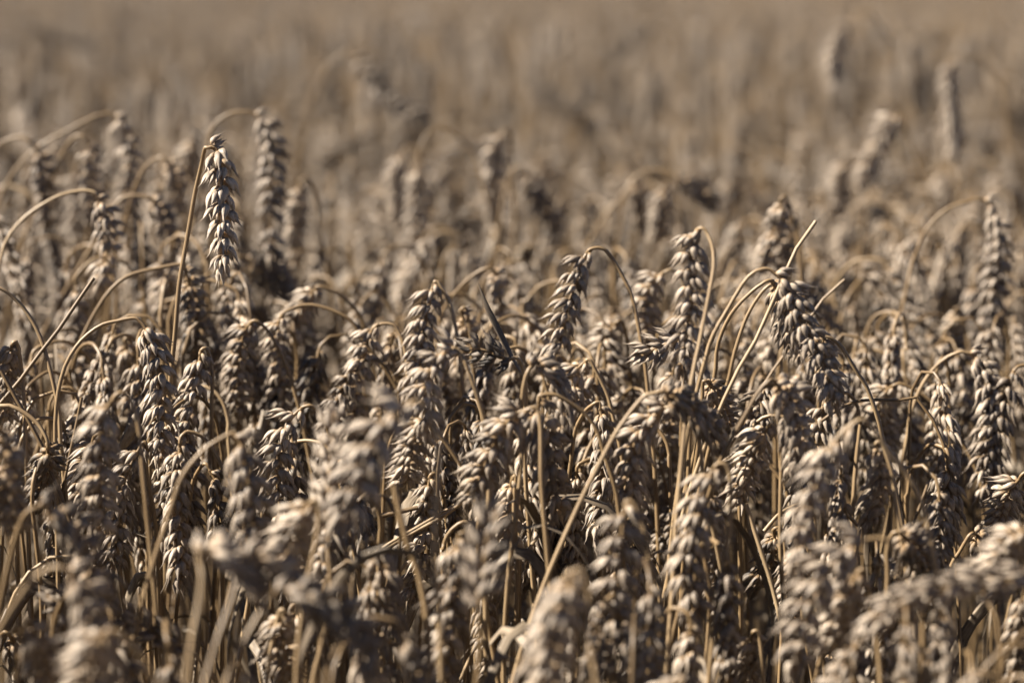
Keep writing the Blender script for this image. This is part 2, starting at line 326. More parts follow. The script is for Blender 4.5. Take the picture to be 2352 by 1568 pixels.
K(2.2, [-14,650,0,606,18,553,50,509,94,471,141,444,188,436], [218,445,236,475,246,515,248,560,241,611,234,660], 'soft ear at upper left on a long arch entering from the left edge', roll=.3, tone=.62)
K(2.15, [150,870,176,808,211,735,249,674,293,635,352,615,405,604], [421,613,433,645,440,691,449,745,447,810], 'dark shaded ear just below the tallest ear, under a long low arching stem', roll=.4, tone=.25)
K(2.42, [470,390,486,313,504,283,527,263,557,254], [576,257,600,275,618,310,627,360,624,420,625,480,628,597], 'blurred drooping ear immediately right of the tallest ear, dark along its top', roll=.2, tone=.55, L=.11)
K(2.5, [-20,520,0,465,30,400,88,342,146,310,188,283,225,262], [258,258,281,300,296,348,299,392,296,440,288,485], 'blurred broad ear at upper left, brightest of the soft ears there', roll=.3, tone=.8)
K(2.45, [110,420,130,370,150,335,170,316,190,312], [201,325,206,362,209,406,211,450,209,500], 'blurred straight-hanging ear at upper left beside a crossing dark stem', roll=.3, tone=.72)
K(2.45, [-30,380,0,335,20,323,40,318,60,322], [75,335,93,362,102,410,107,455,108,515], 'blurred ear near the upper left corner of the crop, right half black in shade', roll=.2, tone=.42)
K(2.4, [300,470,310,425,322,395,345,370,372,364], [384,374,397,400,404,440,409,490], 'short blurred ear left of the tallest ear, under a small round arch', roll=.2, tone=.6)
K(2.35, [240,520,264,470,290,452,325,447], [345,454,366,480,381,518,394,556,398,590], 'blurred mottled ear left of the tallest stem, between two soft ears', roll=.4, tone=.5)
K(2.7, [468,470,463,400,455,345,447,322], [441,325,436,350,433,385,430,410], 'pale bokeh-soft ear right behind the tallest stem', roll=.4, tone=.9)
K(2.5, [735,520,725,455,712,420,698,410], [688,420,684,460,682,500,679,545,676,600], 'thin blurred beaded ear right of the drooping blurred ear', roll=.2, tone=.72, size=.85)
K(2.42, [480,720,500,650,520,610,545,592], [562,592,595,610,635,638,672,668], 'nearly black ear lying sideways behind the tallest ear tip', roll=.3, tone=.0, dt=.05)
K(2.8, [980,470,975,390,958,345,938,338], [925,348,914,390,911,430,913,475,917,525], 'left one of two blurred ears hanging side by side above centre', roll=.2, tone=.8)
K(2.7, [1110,440,1095,370,1060,315,1019,290,985,304,967,338], [958,375,961,420,960,470,956,520,950,590], 'right one of two blurred ears hanging side by side above centre, under a faint arch', roll=.2, tone=.75)
K(2.75, [1176,560,1180,440,1181,377,1174,318,1166,300], [1155,300,1140,330,1132,377,1131,440,1135,500], 'blurred ear above centre, light left edge and dark right edge', roll=.1, tone=.72)
K(2.7, [1150,520,1160,450,1175,395,1190,382], [1201,390,1225,440,1250,485,1270,520], 'blurred darker ear slanting down to the right, above centre', roll=.4, tone=.3)
K(3.0, [690,330,700,270,715,220,745,160,785,125], [808,128,845,165,878,215,915,240,968,272], 'dark tilted ear standing out of the blurred field near the top', roll=.2, tone=.25, dt=0)
K(3.1, [2088,350,2078,280,2064,205,2053,126,2020,62,1985,28], [1958,42,1938,62,1922,105,1913,150,1922,200], 'highest ear at the upper right, with a thin faint stem arching to its right', roll=.5, tone=1.0, dt=0)  # full tone here and on the next ear stands in for sunlight
K(3.0, [2335,420,2313,337,2307,264,2293,199,2250,141,2205,128], [2184,133,2178,176,2183,234,2187,293,2196,355], 'blurred ear near the upper right corner, lit left side and shaded right side', roll=.5, tone=1.0, dt=0)
K(2.8, [2140,500,2117,410,2100,352,2085,302,2079,276], [2066,264,2045,280,2023,318,2000,366,1979,430], 'blurred hooked ear at upper right with a dark hollow under its neck', roll=.3, tone=.85)
K(2.9, [1965,560,1968,460,1962,390,1952,362], [1941,366,1930,400,1926,450,1918,510], 'pale blurred ear beside and left of the hooked one, upper right', roll=.4, tone=.75)
K(2.3, [1835,640,1828,560,1818,490,1808,455], [1795,458,1789,500,1772,555,1754,612], 'soft ear behind the thick shaded ear, pointing down left', roll=.5, tone=.66)
K(2.35, [1850,640,1846,570,1836,520,1826,500], [1816,508,1806,550,1800,600,1797,640], 'soft short ear tucked right behind another soft ear at right', roll=.5, tone=.6)
K(2.7, [1420,560,1432,470,1444,420,1452,405], [1458,415,1463,450,1470,490,1483,530], 'blurred ear right of centre, left of a dark slanting shape', roll=.3, tone=.6)
K(2.65, [1440,440,1470,400,1505,388,1530,394], [1548,404,1580,424,1612,445,1648,468], 'dark blurred ear lying aslant right of centre', roll=.3, tone=.15, dt=.04)
K(2.6, [1568,560,1560,470,1548,430,1536,422], [1526,430,1521,470,1516,515,1512,545], 'pale blurred ear directly left of the dark slanting one', roll=.3, tone=.78)
K(2.2, [1590,760,1580,690,1568,648,1552,628,1538,621], [1526,624,1502,645,1486,680,1485,724,1489,770,1487,805], 'soft ear hooked over to the left, just left of the large ear', roll=.2, tone=.7)
K(2.05, [1405,960,1397,912,1388,886,1374,857,1358,830], [1348,828,1328,846,1316,871,1318,907,1326,950], 'bright small ear at centre right bending over on a glossy curved stem', roll=.3, tone=.9, dt=.02)
K(2.0, [1310,1080,1315,1025,1322,985,1340,950,1358,932], [1373,925,1381,950,1390,1000,1391,1053,1390,1097,1379,1141,1375,1190,1380,1246], 'sharpest ear in the lower middle, flat husks on top, behind crossing soft stems', roll=.8, tone=.6, dt=0, sd=.03)
K(1.85, [1120,1260,1119,1156,1116,1068,1110,995,1098,922,1086,866,1074,832], [1062,812,1040,800,1012,815,990,850,976,890,975,930,985,985], 'soft foreground ear at centre curling left over the top of its own bent stem', roll=.5, tone=.75, dt=.02)
K(1.6, [1005,1260,1010,1150,1005,1040,990,965,975,932], [957,920,915,937,882,972,853,1024,836,1070,818,1120,795,1190], 'large blurred ear left of centre, diagonal, one side pale and other dark', roll=.3, tone=1.0, dt=0, openness=33, size=1.12)
K(1.88, [1102,1260,1096,1185,1078,1127,1043,1054,1010,990,990,962], [978,960,958,990,948,1030,938,1075,930,1110], 'small ochre ear under a bulging stem bend at centre', roll=.3, tone=.6)
K(1.7, [712,1700,720,1568,735,1475,748,1400,757,1330,757,1270], [756,1258,754,1200,759,1130,763,1060,766,1010,768,955], 'blurred upright ear in front, left of the large diagonal ear', roll=.5, tone=.75, dt=0, size=.85)
K(1.7, [305,1480,337,1318,366,1227,395,1154,425,1087,469,1034,504,1010], [532,997,553,1020,566,1080,576,1140,583,1200,578,1260,565,1310], 'blurred foreground ear with a long straight tan stem slanting down to lower left', roll=.15, tone=.6, dt=0)
K(1.76, [330,1100,322,1040,312,975,296,925,280,905], [264,907,243,945,230,990,233,1040,228,1090,230,1150,227,1215], 'blurred pale ear at left covering a sharp one behind', roll=.2, tone=.78)
K(1.68, [-60,1200,-40,1090,-20,1010,-6,985], [4,988,8,1030,12,1085,18,1145,36,1215], 'blurred ear cut by the left edge, spots of light down its middle', roll=.1, tone=.5)
K(1.63, [20,1330,35,1250,50,1190,64,1168], [82,1163,115,1166,146,1190,176,1226,200,1275,220,1325,240,1385], 'blurred dark ear at lower left slanting right with round bright husk spots', roll=.2, tone=.4)
K(1.5, [-40,1530,0,1452,40,1385,73,1335,105,1312,128,1304], [146,1306,175,1328,203,1390,222,1460,238,1530,246,1600], 'blurred ear at the lower left hanging from a stem rising from the left edge', roll=.3, tone=.7)
K(1.45, [400,1700,370,1600,330,1510,290,1455,262,1445], [245,1452,215,1490,200,1540,205,1600], 'very blurred ear at the bottom left, cut by the bottom edge', roll=.5, tone=.85)
K(1.6, [40,1560,42,1490,50,1440,60,1420], [68,1424,88,1475,101,1520,118,1570,125,1610], 'blurred half-black ear in the bottom left corner', roll=.1, tone=.55)
K(1.92, [-10,1600,-6,1530,2,1470,12,1452], [22,1458,40,1490,54,1530,62,1580], 'sharp dark ear low in the bottom left corner', roll=.6, tone=.1)
K(1.48, [420,1700,430,1568,437,1484,450,1400,458,1320,453,1285], [453,1272,490,1262,530,1275,565,1310,590,1350], 'very blurred ear in front at lower left, leftmost of three with straight grey stems', roll=.6, tone=.75, dt=.05, sd=-.02)
K(1.5, [445,1680,465,1568,480,1520,510,1440,535,1380,556,1310], [556,1284,600,1275,645,1300,692,1350,730,1410], 'very blurred ear in front, middle of three with straight grey stems', roll=.6, tone=.65, dt=.04, sd=-.03)
K(1.5, [490,1680,525,1568,550,1500,580,1430,607,1380], [622,1364,680,1358,740,1372,790,1405,828,1455,855,1525], 'very blurred dark ear in front, rightmost of three with straight grey stems', roll=.4, tone=.4, dt=.02, sd=-.02)
K(1.76, [615,1560,622,1480,635,1420,642,1402], [650,1404,643,1440,648,1480,656,1525,660,1560], 'small blurred pale ear near the bottom, between two thick blurred stems', roll=.5, tone=.85)
K(1.62, [700,1420,712,1310,725,1210,728,1160], [718,1152,692,1178,668,1225,655,1275,650,1320], 'blurred spreading ear at the foot of the upright blurred ear', roll=.6, tone=.75)
K(2.0, [1025,1290,1020,1200,1012,1120,1000,1084], [989,1090,981,1138,978,1182,984,1232,971,1261,961,1300,949,1340,940,1378], 'sharp ochre ear hanging deep between stems, behind a long frayed straw', roll=.3, tone=.6, dt=0, size=.95)
K(1.7, [1080,1400,1076,1320,1070,1250,1064,1222], [1055,1224,1049,1270,1050,1325,1036,1373,1036,1417,1030,1465,1024,1530,1026,1580], 'blurred full ear at bottom centre, left one of the pair', roll=.4, tone=.65)
K(1.6, [1098,1680,1098,1568,1098,1480,1099,1420], [1101,1405,1106,1350,1110,1290,1118,1240,1131,1180], 'blurred upright narrow ear at bottom centre, right one of the pair', roll=.2, tone=.4, dt=0)
K(1.92, [1178,1500,1180,1400,1184,1250,1186,1130,1184,1096], [1178,1092,1171,1130,1167,1180,1165,1240,1160,1300,1150,1350], 'soft pale ear close left of a vertical stem, below centre', roll=.2, tone=.8)
K(2.0, [1245,1300,1238,1200,1230,1120,1224,1098], [1218,1100,1217,1150,1218,1220,1213,1290,1208,1350], 'dark sharp ear with a few orange husks, below centre', roll=.5, tone=.2)
K(1.86, [1195,1010,1200,950,1206,890,1211,858], [1216,846,1232,834,1258,838,1278,870,1290,920,1297,975], 'soft ear looped over like a crook at centre, dark underneath', roll=.5, tone=.5, dt=.03)
K(1.83, [1425,1230,1417,1156,1406,1112,1382,1047,1365,991,1338,950,1305,921,1270,903], [1240,910,1238,945,1250,1000,1264,1060,1270,1115,1285,1175], 'broad soft ear at centre, shaded grey, below the crook-shaped one', roll=.6, tone=.4, openness=32, size=1.1)
K(1.8, [1250,1120,1248,1040,1242,975,1232,942], [1218,938,1182,953,1148,995,1122,1050,1100,1105,1086,1155], 'soft ear just below centre sweeping down left, with one bright oval husk', roll=.3, tone=.6)
K(1.82, [1625,1130,1617,1059,1605,1015,1587,968,1572,938], [1556,928,1516,942,1479,978,1459,1015,1453,1060,1449,1105,1444,1150], 'soft ear right of centre bending left from a short curved neck', roll=.3, tone=.7)
K(1.78, [1265,1320,1289,1263,1338,1150,1376,1068,1417,989,1470,920,1500,906], [1520,900,1552,908,1592,936,1628,975,1655,1020], 'soft shaded ear right of centre at the end of a long diagonal stem', roll=.4, tone=.35)
K(1.67, [1495,1420,1488,1300,1475,1205,1458,1155], [1441,1146,1430,1205,1426,1273,1418,1330,1413,1380,1417,1425,1408,1480,1402,1580], 'big blurred ear in the lower middle hanging vertically, right half dark', roll=.25, tone=.66, dt=0, L=.105)
K(1.74, [1647,1440,1655,1330,1664,1250,1672,1168,1675,1109,1670,1072], [1650,1066,1630,1092,1612,1150,1598,1195,1587,1241,1582,1285,1583,1335,1604,1410], 'blurred ear right of the lower middle with a tan stem straight down its right side', roll=.4, tone=.66, dt=0)
K(1.8, [1645,1100,1662,1050,1680,1012,1707,960,1733,910,1758,884], [1776,872,1792,892,1811,912,1823,950,1830,990,1835,1024,1826,1075], 'soft ear at right with bright round husks, its stem running down left', roll=.3, tone=.7)
K(1.68, [2135,1260,2120,1171,2108,1133,2082,1083,2053,1048,2020,1000,1985,968], [1958,972,1922,1006,1903,1040,1882,1083,1872,1127,1858,1165,1842,1215,1835,1290], 'big pale blurred ear at right slanting down left, tan stem arching to the right', roll=.5, tone=.8, dt=0, L=.11)
K(1.9, [1795,1160,1790,1080,1786,1010,1780,978], [1770,972,1746,1008,1727,1054,1708,1098,1700,1150], 'soft golden ear at right with long pointed husks, left of the big pale one', roll=.5, tone=.75)
K(1.85, [2060,1180,2052,1100,2035,1035,2024,1012], [2014,1014,2022,1054,2025,1098,2011,1142,2000,1195], 'soft ear at right hanging below a dark spot, right of the big pale one', roll=.4, tone=.6)
K(1.58, [2475,1568,2462,1420,2440,1335,2418,1312], [2395,1312,2337,1330,2278,1338,2220,1343,2161,1352,2102,1367,2050,1395,1995,1445], 'long blurred ear lying almost level at the lower right edge', roll=.9, tone=1.0, dt=0, L=.12, size=1.0, openness=26)
K(1.62, [2085,1400,2072,1310,2050,1258,2035,1238], [2012,1234,1958,1250,1912,1291,1876,1343,1853,1402,1840,1465,1828,1530], 'blurred ear at lower right curving down left above the level one', roll=.4, tone=.75, dt=0)
K(1.65, [2010,1480,2002,1390,1992,1325,1984,1306], [1974,1308,1950,1355,1932,1402,1918,1450,1908,1490], 'short blurred ear tucked inside the curve of another at lower right', roll=.4, tone=.8)
K(1.76, [2035,1330,2040,1270,2052,1232,2060,1224], [2070,1226,2092,1252,2115,1288,2130,1330], 'small dark blurred ear at lower right crossed by a thin brown straw', roll=.3, tone=.3)
K(1.98, [2395,1200,2390,1130,2378,1092,2366,1082], [2350,1090,2322,1124,2307,1156,2298,1195,2288,1230], 'sharp ear at the right edge, plump clear-cut husks in the lower right', roll=.2, tone=.7)
K(1.64, [2420,1320,2410,1250,2390,1215,2375,1208], [2356,1212,2320,1245,2290,1290,2275,1330], 'blurred ear cut by the right edge, above the level ear', roll=.3, tone=.7)
K(1.95, [2165,1380,2185,1308,2208,1267,2226,1230], [2235,1221,2249,1236,2252,1265,2250,1310], 'small sharp ear at lower right on a bent grey stem, behind the level ear', roll=.5, tone=.45)
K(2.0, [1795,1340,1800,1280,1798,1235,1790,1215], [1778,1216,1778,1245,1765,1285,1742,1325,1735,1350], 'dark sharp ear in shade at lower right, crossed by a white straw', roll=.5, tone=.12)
K(1.95, [1850,1420,1845,1340,1832,1280,1826,1264], [1818,1268,1818,1310,1813,1343,1820,1390,1815,1430], 'sharp thin ear hanging in the gap left of the lower right blurred ears', roll=.5, tone=.62, size=.85)
K(1.86, [1760,1640,1758,1560,1748,1480,1738,1452], [1728,1452,1722,1495,1718,1540,1716,1600], 'fairly sharp bright ear cut by the bottom edge, left of the white straw', roll=.6, tone=.85)
K(1.48, [1375,1560,1358,1440,1348,1350,1335,1308], [1320,1306,1302,1365,1282,1420,1264,1480,1254,1545,1250,1600], 'very blurred wide ear at the bottom edge right of centre, grey-white', roll=.7, tone=.85, openness=33, size=1.1)
K(1.93, [1165,1650,1160,1560,1152,1490,1146,1466], [1140,1468,1131,1510,1122,1560,1118,1600], 'sharp small ear at the bottom edge left of the very wide blurred ear', roll=.4, tone=.8, size=.8)
K(2.2, [330,930,322,860,308,800,298,776], [288,782,290,820,300,865,301,910,309,960], 'soft ear behind the wide arched stem at left, between that arch and its ear', roll=.4, tone=.7)
K(2.3, [412,780,406,700,396,640,390,622], [383,630,384,665,380,710,376,760], 'soft ear showing just left of the tallest stem, halfway down', roll=.4, tone=.68)
K(2.22, [845,800,832,742,808,710,779,681,745,661], [730,659,706,685,684,720,671,752,665,790], 'soft bright ear left of centre with its pale stem sloping down right', roll=.4, tone=.85)
K(2.15, [1090,830,1086,770,1076,722,1068,708], [1058,712,1066,738,1060,772,1058,815,1062,850], 'short soft ear between two nodding ears at centre', roll=.5, tone=.62)
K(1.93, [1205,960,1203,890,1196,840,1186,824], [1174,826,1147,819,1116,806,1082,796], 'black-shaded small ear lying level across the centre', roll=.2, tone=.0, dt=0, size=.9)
K(2.02, [1580,960,1588,880,1584,810,1576,784], [1562,780,1534,789,1506,800,1480,813], 'tiny ear stump with few plump husks lying level, left of the large ear', roll=.1, tone=.7, dt=0, size=1.0)
K(1.96, [1600,1010,1606,940,1612,890,1616,872], [1626,875,1644,910,1660,945,1670,985], 'dark ear low behind the large ear and its straight stem', roll=.3, tone=.25)
K(2.2, [1440,830,1436,780,1428,745,1422,736], [1414,740,1397,766,1384,800,1378,850], 'soft ear low to the right of the brown arching stem', roll=.4, tone=.62)
K(2.0, [1640,860,1650,800,1680,735,1712,690,1750,652], [1772,645,1796,690,1812,750,1822,800], 'ear hidden behind the thick shaded ear, left stem of the fan', roll=.3, tone=.5)
K(2.03, [1670,860,1680,810,1705,739,1735,690,1765,660], [1785,655,1812,700,1830,760,1842,820], 'ear hidden behind the thick shaded ear, inner stem of the fan', roll=.3, tone=.5)
K(1.97, [2020,1010,2012,972,1988,898,1965,857,1933,799,1910,776], [1895,772,1890,800,1898,850,1910,900], 'ear hidden behind the thick shaded ear, whose pale stem runs off lower right', roll=.3, tone=.6)
K(2.0, [140,1030,135,955,123,896,103,823,85,770,59,720,29,682,0,659], [-30,652,-55,670,-68,720,-74,790], 'ear outside the left edge on a thick pale stem arching into view', roll=.3, tone=.6, dt=0)
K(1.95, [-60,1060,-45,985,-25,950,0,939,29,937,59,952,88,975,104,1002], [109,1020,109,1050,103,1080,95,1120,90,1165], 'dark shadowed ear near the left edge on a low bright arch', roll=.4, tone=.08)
K(2.45, [2015,900,2018,830,2010,775,2004,756], [1998,760,2005,790,2006,830,2003,870], 'blurred ear with bright round tip, right of the thick shaded ear', roll=.4, tone=.8)
K(2.4, [2225,850,2220,770,2210,718,2204,705], [2196,708,2194,745,2189,785,2186,830], 'blurred pale ear at right, above and left of the narrow hanging ear', roll=.4, tone=.85)


# ------------------------------------------------------------------ the soil
gm = bpy.data.meshes.new('ground'); s_ = 400
gm.from_pydata([(-s_, -s_, 0), (s_, -s_, 0), (s_, s_, 0), (-s_, s_, 0)], [], [(0, 1, 2, 3)]); gm.materials.append(soil_material())
g = bpy.data.objects.new('ground', gm); sc.collection.objects.link(g); g['kind'] = 'structure'

# ------------------------------------------------------------------ stalks read off the photograph
rng = np.random.default_rng(11)
key_ears = []
n_things = 0
for d, stem, ear, label, o in from_photo:
    if d < 1.84: d0 = d; d = 1.99 - (1.99 - d) * .84; o['size'] = o.get('size', 1.0) * d / d0 * 1.1
    e2 = pts3(ear, d)
    Lp = np.linalg.norm(np.diff(e2, axis=0), axis=1).sum(); want = o.pop('L', .098)
    dt = o.pop('dt', None)
    if dt is None: dt = (math.sqrt(max(want ** 2 - Lp ** 2, 0)) * .75) * o.pop('sg', 1)
    e = curve(pts3(ear, d, dt), 60)
    sd = o.pop('sd', rng.uniform(.0, .02))
    sp = np.array(stem, float).reshape(-1, 2); ns = len(sp)
    st = np.array([at(x, y, d + sd * (1 - i / max(ns - 1, 1))) for i, (x, y) in enumerate(sp)])
    st = down_to_ground(np.vstack([st, e[:1]]))[:-1]
    split = o.pop('split', 1.86 <= d <= 2.22)
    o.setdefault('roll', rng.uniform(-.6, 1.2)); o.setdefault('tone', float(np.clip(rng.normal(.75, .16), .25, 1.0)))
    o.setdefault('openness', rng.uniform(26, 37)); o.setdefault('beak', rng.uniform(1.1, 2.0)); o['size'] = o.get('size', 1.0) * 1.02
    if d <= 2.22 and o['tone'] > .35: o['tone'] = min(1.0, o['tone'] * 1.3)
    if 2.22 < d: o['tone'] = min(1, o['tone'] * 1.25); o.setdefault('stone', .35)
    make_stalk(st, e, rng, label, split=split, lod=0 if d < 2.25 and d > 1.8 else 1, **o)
    n_things += 1
    x, y, _ = seen(e); key_ears.append((d, x, y))

# loose straws and dead leaves
def loose(kind, label, d, flat, r=.0016, d1=0.0, tone=.5, leaf=False, ground=True):
    p = pts3(flat, d, d1)
    if ground: p = down_to_ground(p)
    base = p[0].copy(); c = curve(p, 40); a = Acc()
    if leaf:
        leaf_blade(a, c, rng, tone, r)
    else:
        tube(a, c, np.linspace(r, r * .75, 40), seg=8, mat=1, tone=tone, rnd=rng.random())
    o = a.build(kind, None, base); o.location = base
    o['label'] = label; o['category'] = 'dry leaf' if leaf else 'straw'
loose('dry_leaf', 'dark thin curling leaf blade standing up at centre, pointed tip', 1.96, [1215,900,1200,862,1176,820,1150,768,1122,712,1106,672,1099,650], r=.0030, tone=.08, leaf=True, ground=False)
loose('straw', 'dark thin straw leaning right at the left side, behind the wide arch', 2.0, [20,900,50,868,100,800,140,750,180,690,216,638], r=.0018, tone=.15)
loose('straw', 'long frayed double straw lying aslant below centre', 1.94, [812,1297,880,1262,950,1222,1010,1190,1066,1150], r=.0017, tone=.75, ground=False)
loose('straw', 'thinner straw lying close against the frayed aslant one', 1.935, [842,1280,890,1250,955,1212,1010,1180,1064,1146], r=.0012, tone=.7, ground=False)
loose('straw', 'pale straight straw slanting through the lower right', 1.94, [1840,1640,1822,1568,1805,1480,1775,1350,1740,1240,1713,1156], r=.0022, tone=.95)
loose('straw', 'thin brown kinked straw upright in front of the lower right ears', 1.9, [2050,1400,2067,1326,2085,1235,2110,1170,2132,1109], r=.0014, tone=.2)
loose('straw', 'pale straw tip pointing up right above the thick shaded ear', 1.93, [1700,840,1735,783,1772,700,1807,619,1830,570,1874,508], r=.0018, tone=.9)
loose('straw', 'thin straw pointing up right behind the thick shaded ear', 2.1, [1840,760,1873,705,1910,670,1940,642], r=.0014, tone=.5)
loose('straw', 'dark bent twig lying level at right, above the soft ears', 2.02, [1885,968,1925,940,1965,922,2014,918,2060,919,2106,912], r=.0013, tone=.15, ground=False)
loose('straw', 'thin dark stem rising to the bent twig at right', 2.02, [2196,1300,2193,1203,2184,1127,2176,1054,2158,995,2132,945,2106,914], r=.0017, tone=.4)
loose('straw', 'tan blurred straw running from the middle down to the bottom centre', 1.72, [988,1640,986,1540,982,1430,963,1320,934,1241,905,1112], r=.0026, tone=.45)
loose('straw', 'dark stiff straw at the left edge slanting down right', 1.97, [115,1080,94,1019,60,955,20,885,2,850], r=.0019, tone=.12)
loose('dry_leaf', 'broad weathered leaf blade slanting between two sharp ears at left', 2.02, [255,1075,290,1010,318,950,342,895], r=.0048, tone=.7, leaf=True, ground=False)
loose('straw', 'short bright straw end slanting beside the pale ear below centre', 1.93, [1150,1370,1175,1318,1210,1265,1280,1175], r=.0017, tone=.9)
loose('straw', 'dark short straw with cut end lying level, left below centre', 1.96, [865,1187,905,1178,960,1165], r=.0020, tone=.1, ground=False)
loose('straw', 'arched pale straw at lower left, bent over like a hoop', 1.93, [10,1420,30,1370,60,1320,110,1282,150,1270,170,1276], r=.0016, tone=.85)
loose('straw', 'fine dark spike of straw at left, right of the wide arch', 2.0, [155,1070,170,1000,185,930,188,912], r=.0015, tone=.12)
loose('straw', 'orange-lit bent straw at right, above the pale straight straw', 1.98, [1755,1220,1790,1180,1825,1160,1860,1150], r=.0016, tone=.5, ground=False)
loose('dry_leaf', 'grey twisted leaf hanging among dark stems at the bottom, left of centre', 1.95, [935,1380,930,1430,915,1480,905,1530], r=.0045, tone=.4, leaf=True, ground=False)
loose('straw', 'cut straw tip leaning right in the dark gap at bottom left of centre', 1.97, [880,1360,905,1330,935,1290], r=.0016, tone=.8, ground=False)


# ------------------------------------------------------------------ the rest of the crop
def natural(x, y, rng, h):            # a stalk at (x, y): stem and ear curves
    az = rng.uniform(0, 2 * math.pi); lean = abs(rng.normal(0, .07)); la = rng.uniform(0, 2 * math.pi)
    end = R(np.clip(rng.normal(163, 16), 80, 182)) if rng.random() < .92 else R(rng.uniform(20, 70))
    neck = rng.uniform(.05, .11); L = rng.uniform(.082, .112)
    hd = np.array((math.cos(az), math.sin(az), 0)); up = np.array((0, 0, 1.0))
    s = np.linspace(0, 1, 14); th = end * (s ** rng.uniform(1.3, 2.6))
    seg = neck / 13
    dp = (hd[None] * np.sin(th)[:, None] + up[None] * np.cos(th)[:, None]) * seg
    arc = np.vstack([np.zeros(3), np.cumsum(dp[:-1], 0)])
    th2 = end + (min(math.pi * 1.02, end + .45) - end) * np.linspace(0, 1, 8)
    de = (hd[None] * np.sin(th2)[:, None] + up[None] * np.cos(th2)[:, None]) * (L / 7)
    er = arc[-1] + np.vstack([np.zeros(3), np.cumsum(de[:-1], 0)])
    top = max(arc[:, 2].max(), er[:, 2].max()); z0 = h - top
    b = np.array((x, y, 0.0)); ld = np.array((math.cos(la), math.sin(la), 0)) * lean
    k = b + np.array((0, 0, z0)) + ld * z0
    stem = np.vstack([b, b + ld * z0 * .2 + up * z0 * .35, b + ld * z0 * .55 + up * z0 * .7, k + arc[::3], k + arc[-1:]])
    return stem, k + er, end, az
def y_limit(d):                       # the photo's canopy: how high in the picture tops of ears stand at each distance
    return np.interp(d, [1.2, 1.5, 1.65, 1.8, 1.95, 2.1, 2.25, 2.45, 2.8, 3.3, 4.0, 5.0], [1640, 1560, 1360, 1180, 950, 790, 680, 560, 450, 340, 240, -900])
def fit(x, y, rng, h):
    for _ in range(8):
        st, er, end, az = natural(x, y, rng, h)
        al = np.vstack([st[2:], er]); px, py, dd = seen(al); lim = y_limit(dd) - 120 * np.clip((720 - px) / 150, 0, 1) * np.clip((dd - 2.1) / .15, 0, 1)
        if (px.max() > -30) and (px.min() < 2382) and (dd.min() > .5):
            miss = ((lim - py) * dd / FPX).max()
            if miss > 0: h -= miss + rng.uniform(0, .05); continue
        break
    return st, er, end, az, h
rng = np.random.default_rng(5)
N_THINGS = 300
# 1. random stalks near the camera and behind the focal plane that are objects of their own
def hides_key(er, st):
    x, y, d = seen(np.vstack([er, st[2:]]))
    for kd, kx, ky in key_ears:
        if kd > d.mean() + .01 and kd < 2.2:
            dx = np.abs(x[:, None] - kx[None]); dy = np.abs(y[:, None] - ky[None])
            if ((dx < 38) & (dy < 26)).any(): return True
    return False
cand = []
tries = 0
want = N_THINGS - n_things
while len(cand) < want and tries < 6000:
    tries += 1
    d = float(rng.choice([rng.uniform(1.5, 2.0), rng.uniform(2.0, 2.4), rng.uniform(2.3, 3.0)], p=[.20, .38, .42]))
    x = rng.uniform(-.19, .19) * d; y = d
    st, er, end, az, h = fit(x, y, rng, float(np.clip(rng.normal(.79, .05), .6, .9)))
    px, py, dd = seen(er)
    if end < R(128) and dd.mean() > 1.85: continue
    if h < .35 or px.mean() < 10 or px.mean() > 2342 or py.min() > 1500 or py.max() < 0: continue
    if hides_key(er, st): continue
    if any(abs(c[0][0] - px.mean()) < 26 and abs(c[0][1] - py.mean()) < 40 for c in cand): continue
    cand.append(((px.mean(), py.mean(), dd.mean()), st, er, end, az, float(np.clip(rng.normal(.62 if y < 2.8 else .46 if y < 4 else .3, .24), .0, 1.0))))  # husks darker with distance, painted shading as in the mass below
LAND = [(510, 480, 'the tallest ear'), (368, 900, 'the wide-arched ear'), (640, 1060, 'the dark-necked ear'), (970, 760, 'the centre ear'), (1315, 690, 'the brown-arched ear'), (1590, 680, 'the large ear'), (1840, 760, 'the thick shaded ear'), (2270, 950, 'the narrow right ear'), (2290, 600, 'the tall soft right ear'), (410, 1180, 'the full vertical ear'), (980, 1230, 'the frayed straw'), (1385, 1080, 'the sharp middle ear'), (1430, 1350, 'the big blurred middle ear'), (1770, 1350, 'the white straw'), (2150, 1350, 'the level ear'), (610, 420, 'the drooping blurred ear'), (940, 440, 'the two side-by-side ears'), (1150, 400, 'the blurred ear above centre'), (1590, 440, 'the dark slanting ear'), (2020, 340, 'the hooked blurred ear'), (890, 200, 'the dark tilted ear'), (200, 450, 'the soft upper left ears'), (2190, 240, 'the upper right corner ear'), (1920, 120, 'the highest ear'), (1500, 1000, 'the left-bending soft ear'), (150, 1300, 'the spotted dark ear'), (860, 1050, 'the large diagonal ear'), (1860, 1130, 'the big pale ear'), (1450, 200, 'the faint top rows'), (250, 150, 'the faint top left rows')]
def auto_label(px, py, d, end, az, tone):
    lx, ly, nm = min(LAND, key=lambda q: (q[0] - px) ** 2 + (q[1] - py) ** 2)
    dx, dy = px - lx, py - ly
    rel = ('right of ' if dx > 0 else 'left of ') if abs(dx) > abs(dy) else ('below ' if dy > 0 else 'above ')
    blur = 'sharp' if 1.88 < d < 2.12 else 'soft' if 1.75 < d < 2.35 else 'blurred'
    col = 'dark' if tone < .35 else 'pale' if tone > .72 else 'tan'
    pose = 'upright' if end < R(75) else 'bent' if end < R(130) else 'hanging'
    if pose != 'upright': pose += ' ' + ('ear turned right' if math.cos(az) > .5 else 'ear turned left' if math.cos(az) < -.5 else 'ear turned away' if math.sin(az) > 0 else 'ear turned forward')
    else: pose += ' ear'
    return f'{blur} {col} {pose}, {rel}{nm}'
labs = [auto_label(*c[0], c[3], c[4], c[5]) for c in cand]
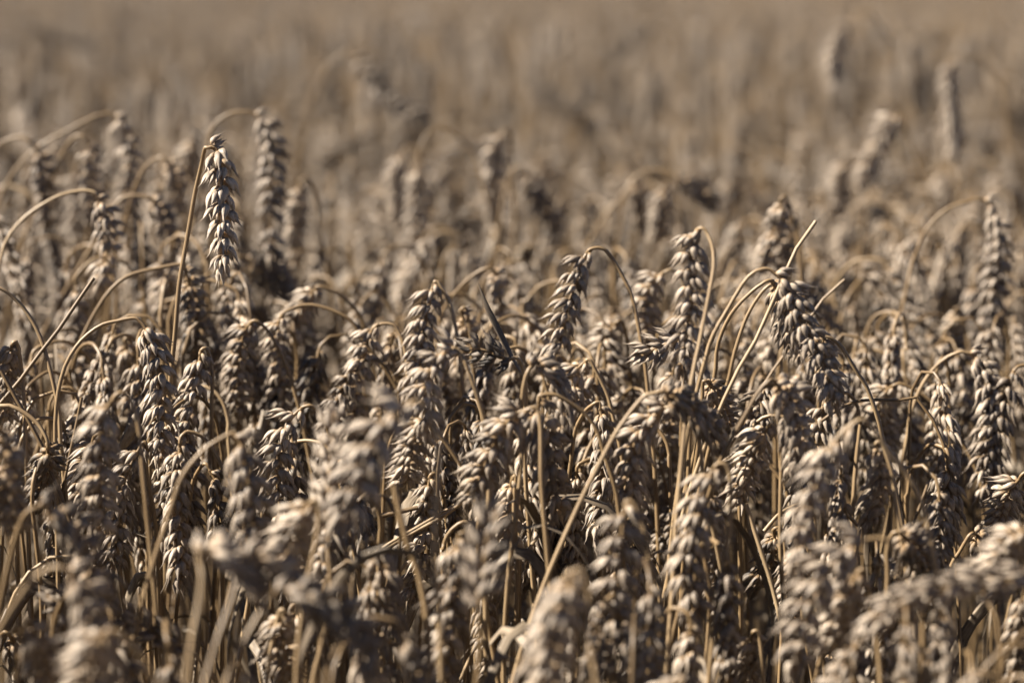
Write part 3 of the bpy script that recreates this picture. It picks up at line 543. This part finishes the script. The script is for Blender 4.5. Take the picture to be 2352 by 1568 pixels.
ORD = ['second', 'third', 'fourth', 'fifth', 'sixth', 'seventh', 'eighth']
by = {}
for i, l in enumerate(labs): by.setdefault(l, []).append(i)
for l, ids in by.items():
    if len(ids) < 2: continue
    ids.sort(key=lambda i: cand[i][0][0])
    for k, i in enumerate(ids): labs[i] = l + (', leftmost such' if k == 0 else ', rightmost such' if k == len(ids) - 1 else f', {ORD[min(k, 7) - 1]} such from left')
for c, l in zip(cand, labs):
    d = c[0][2]
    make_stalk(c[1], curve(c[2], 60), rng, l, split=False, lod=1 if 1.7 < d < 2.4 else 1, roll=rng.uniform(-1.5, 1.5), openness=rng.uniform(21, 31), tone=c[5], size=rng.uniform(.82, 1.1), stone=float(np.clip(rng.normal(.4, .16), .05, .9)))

# 2. everything else: one mass of wheat
acc = Acc()
def mass_stalk(x, y, lod, stem_seg, tone):
    patch = .035 * math.sin(x * 3.1 + 1.3 * math.sin(y * 2.3)) + .03 * math.sin(x * 7.3 - y * 5.1) + .02 * math.sin(y * 11 + x * 4)
    st, er, end, az, h = fit(x, y, rng, float(np.clip(rng.normal(.775 + (patch if y > 2.2 else 0), .05 if y < 2.2 else .085), .5, .93)))
    if h < .3 or (1.9 < y < 3.4 and end < R(120)): return
    if y < 2.2 and hides_key(er, st): return
    n = 22 if lod <= 2 else 11
    c = fine_neck(np.vstack([st, er[:1], er[1:2]]), n)
    tube(acc, c, np.linspace(.0018, .0011, n), seg=stem_seg, tone=float(np.clip(rng.normal(.28, .14), .02, .8)), rnd=rng.random())
    sp, cc = ear_spikelets(curve(er, 60), rng, rng.uniform(-1.5, 1.5), rng.uniform(.88, 1.2), rng.uniform(21, 31), lod, 1, .05)
    hs = [q for s in sp for q in s]
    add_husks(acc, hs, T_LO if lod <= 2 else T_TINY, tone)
    if rng.random() < (.8 if lod <= 2 else .25):
        leaf_blade(acc, leaf_curve(c[int(n * rng.uniform(.25, .5))], rng), rng, rng.uniform(.05, .8), rng.uniform(.0025, .005))
def field(y0, y1, dens, lod, seg, margin):
    wmax = .18 * y1 + margin
    for _ in range(int(dens * (y1 - y0) * 2 * wmax)):
        y = rng.uniform(y0, y1); x = rng.uniform(-wmax, wmax)
        if abs(x) > .18 * y + margin: continue
        mass_stalk(x, y, lod, seg, float(np.clip(rng.normal(.62 if y < 2.8 else .46 if y < 4 else .3, .24), .0, 1.0)))  # farther ears toned darker, in place of shade the coarse husks lack
field(.7, 1.5, 200, 2, 5, .35)
field(1.5, 2.4, 210, 2, 5, .35)
field(2.4, 3.4, 240, 2, 5, .35)
field(3.4, 5.0, 220, 2, 4, .4)
field(5.0, 6.5, 170, 2, 3, .4)
field(6.5, 10.0, 120, 3, 3, .4)
field(10.0, 14.0, 70, 3, 3, .5)
field(14.0, 32.0, 28, 4, 3, .5)
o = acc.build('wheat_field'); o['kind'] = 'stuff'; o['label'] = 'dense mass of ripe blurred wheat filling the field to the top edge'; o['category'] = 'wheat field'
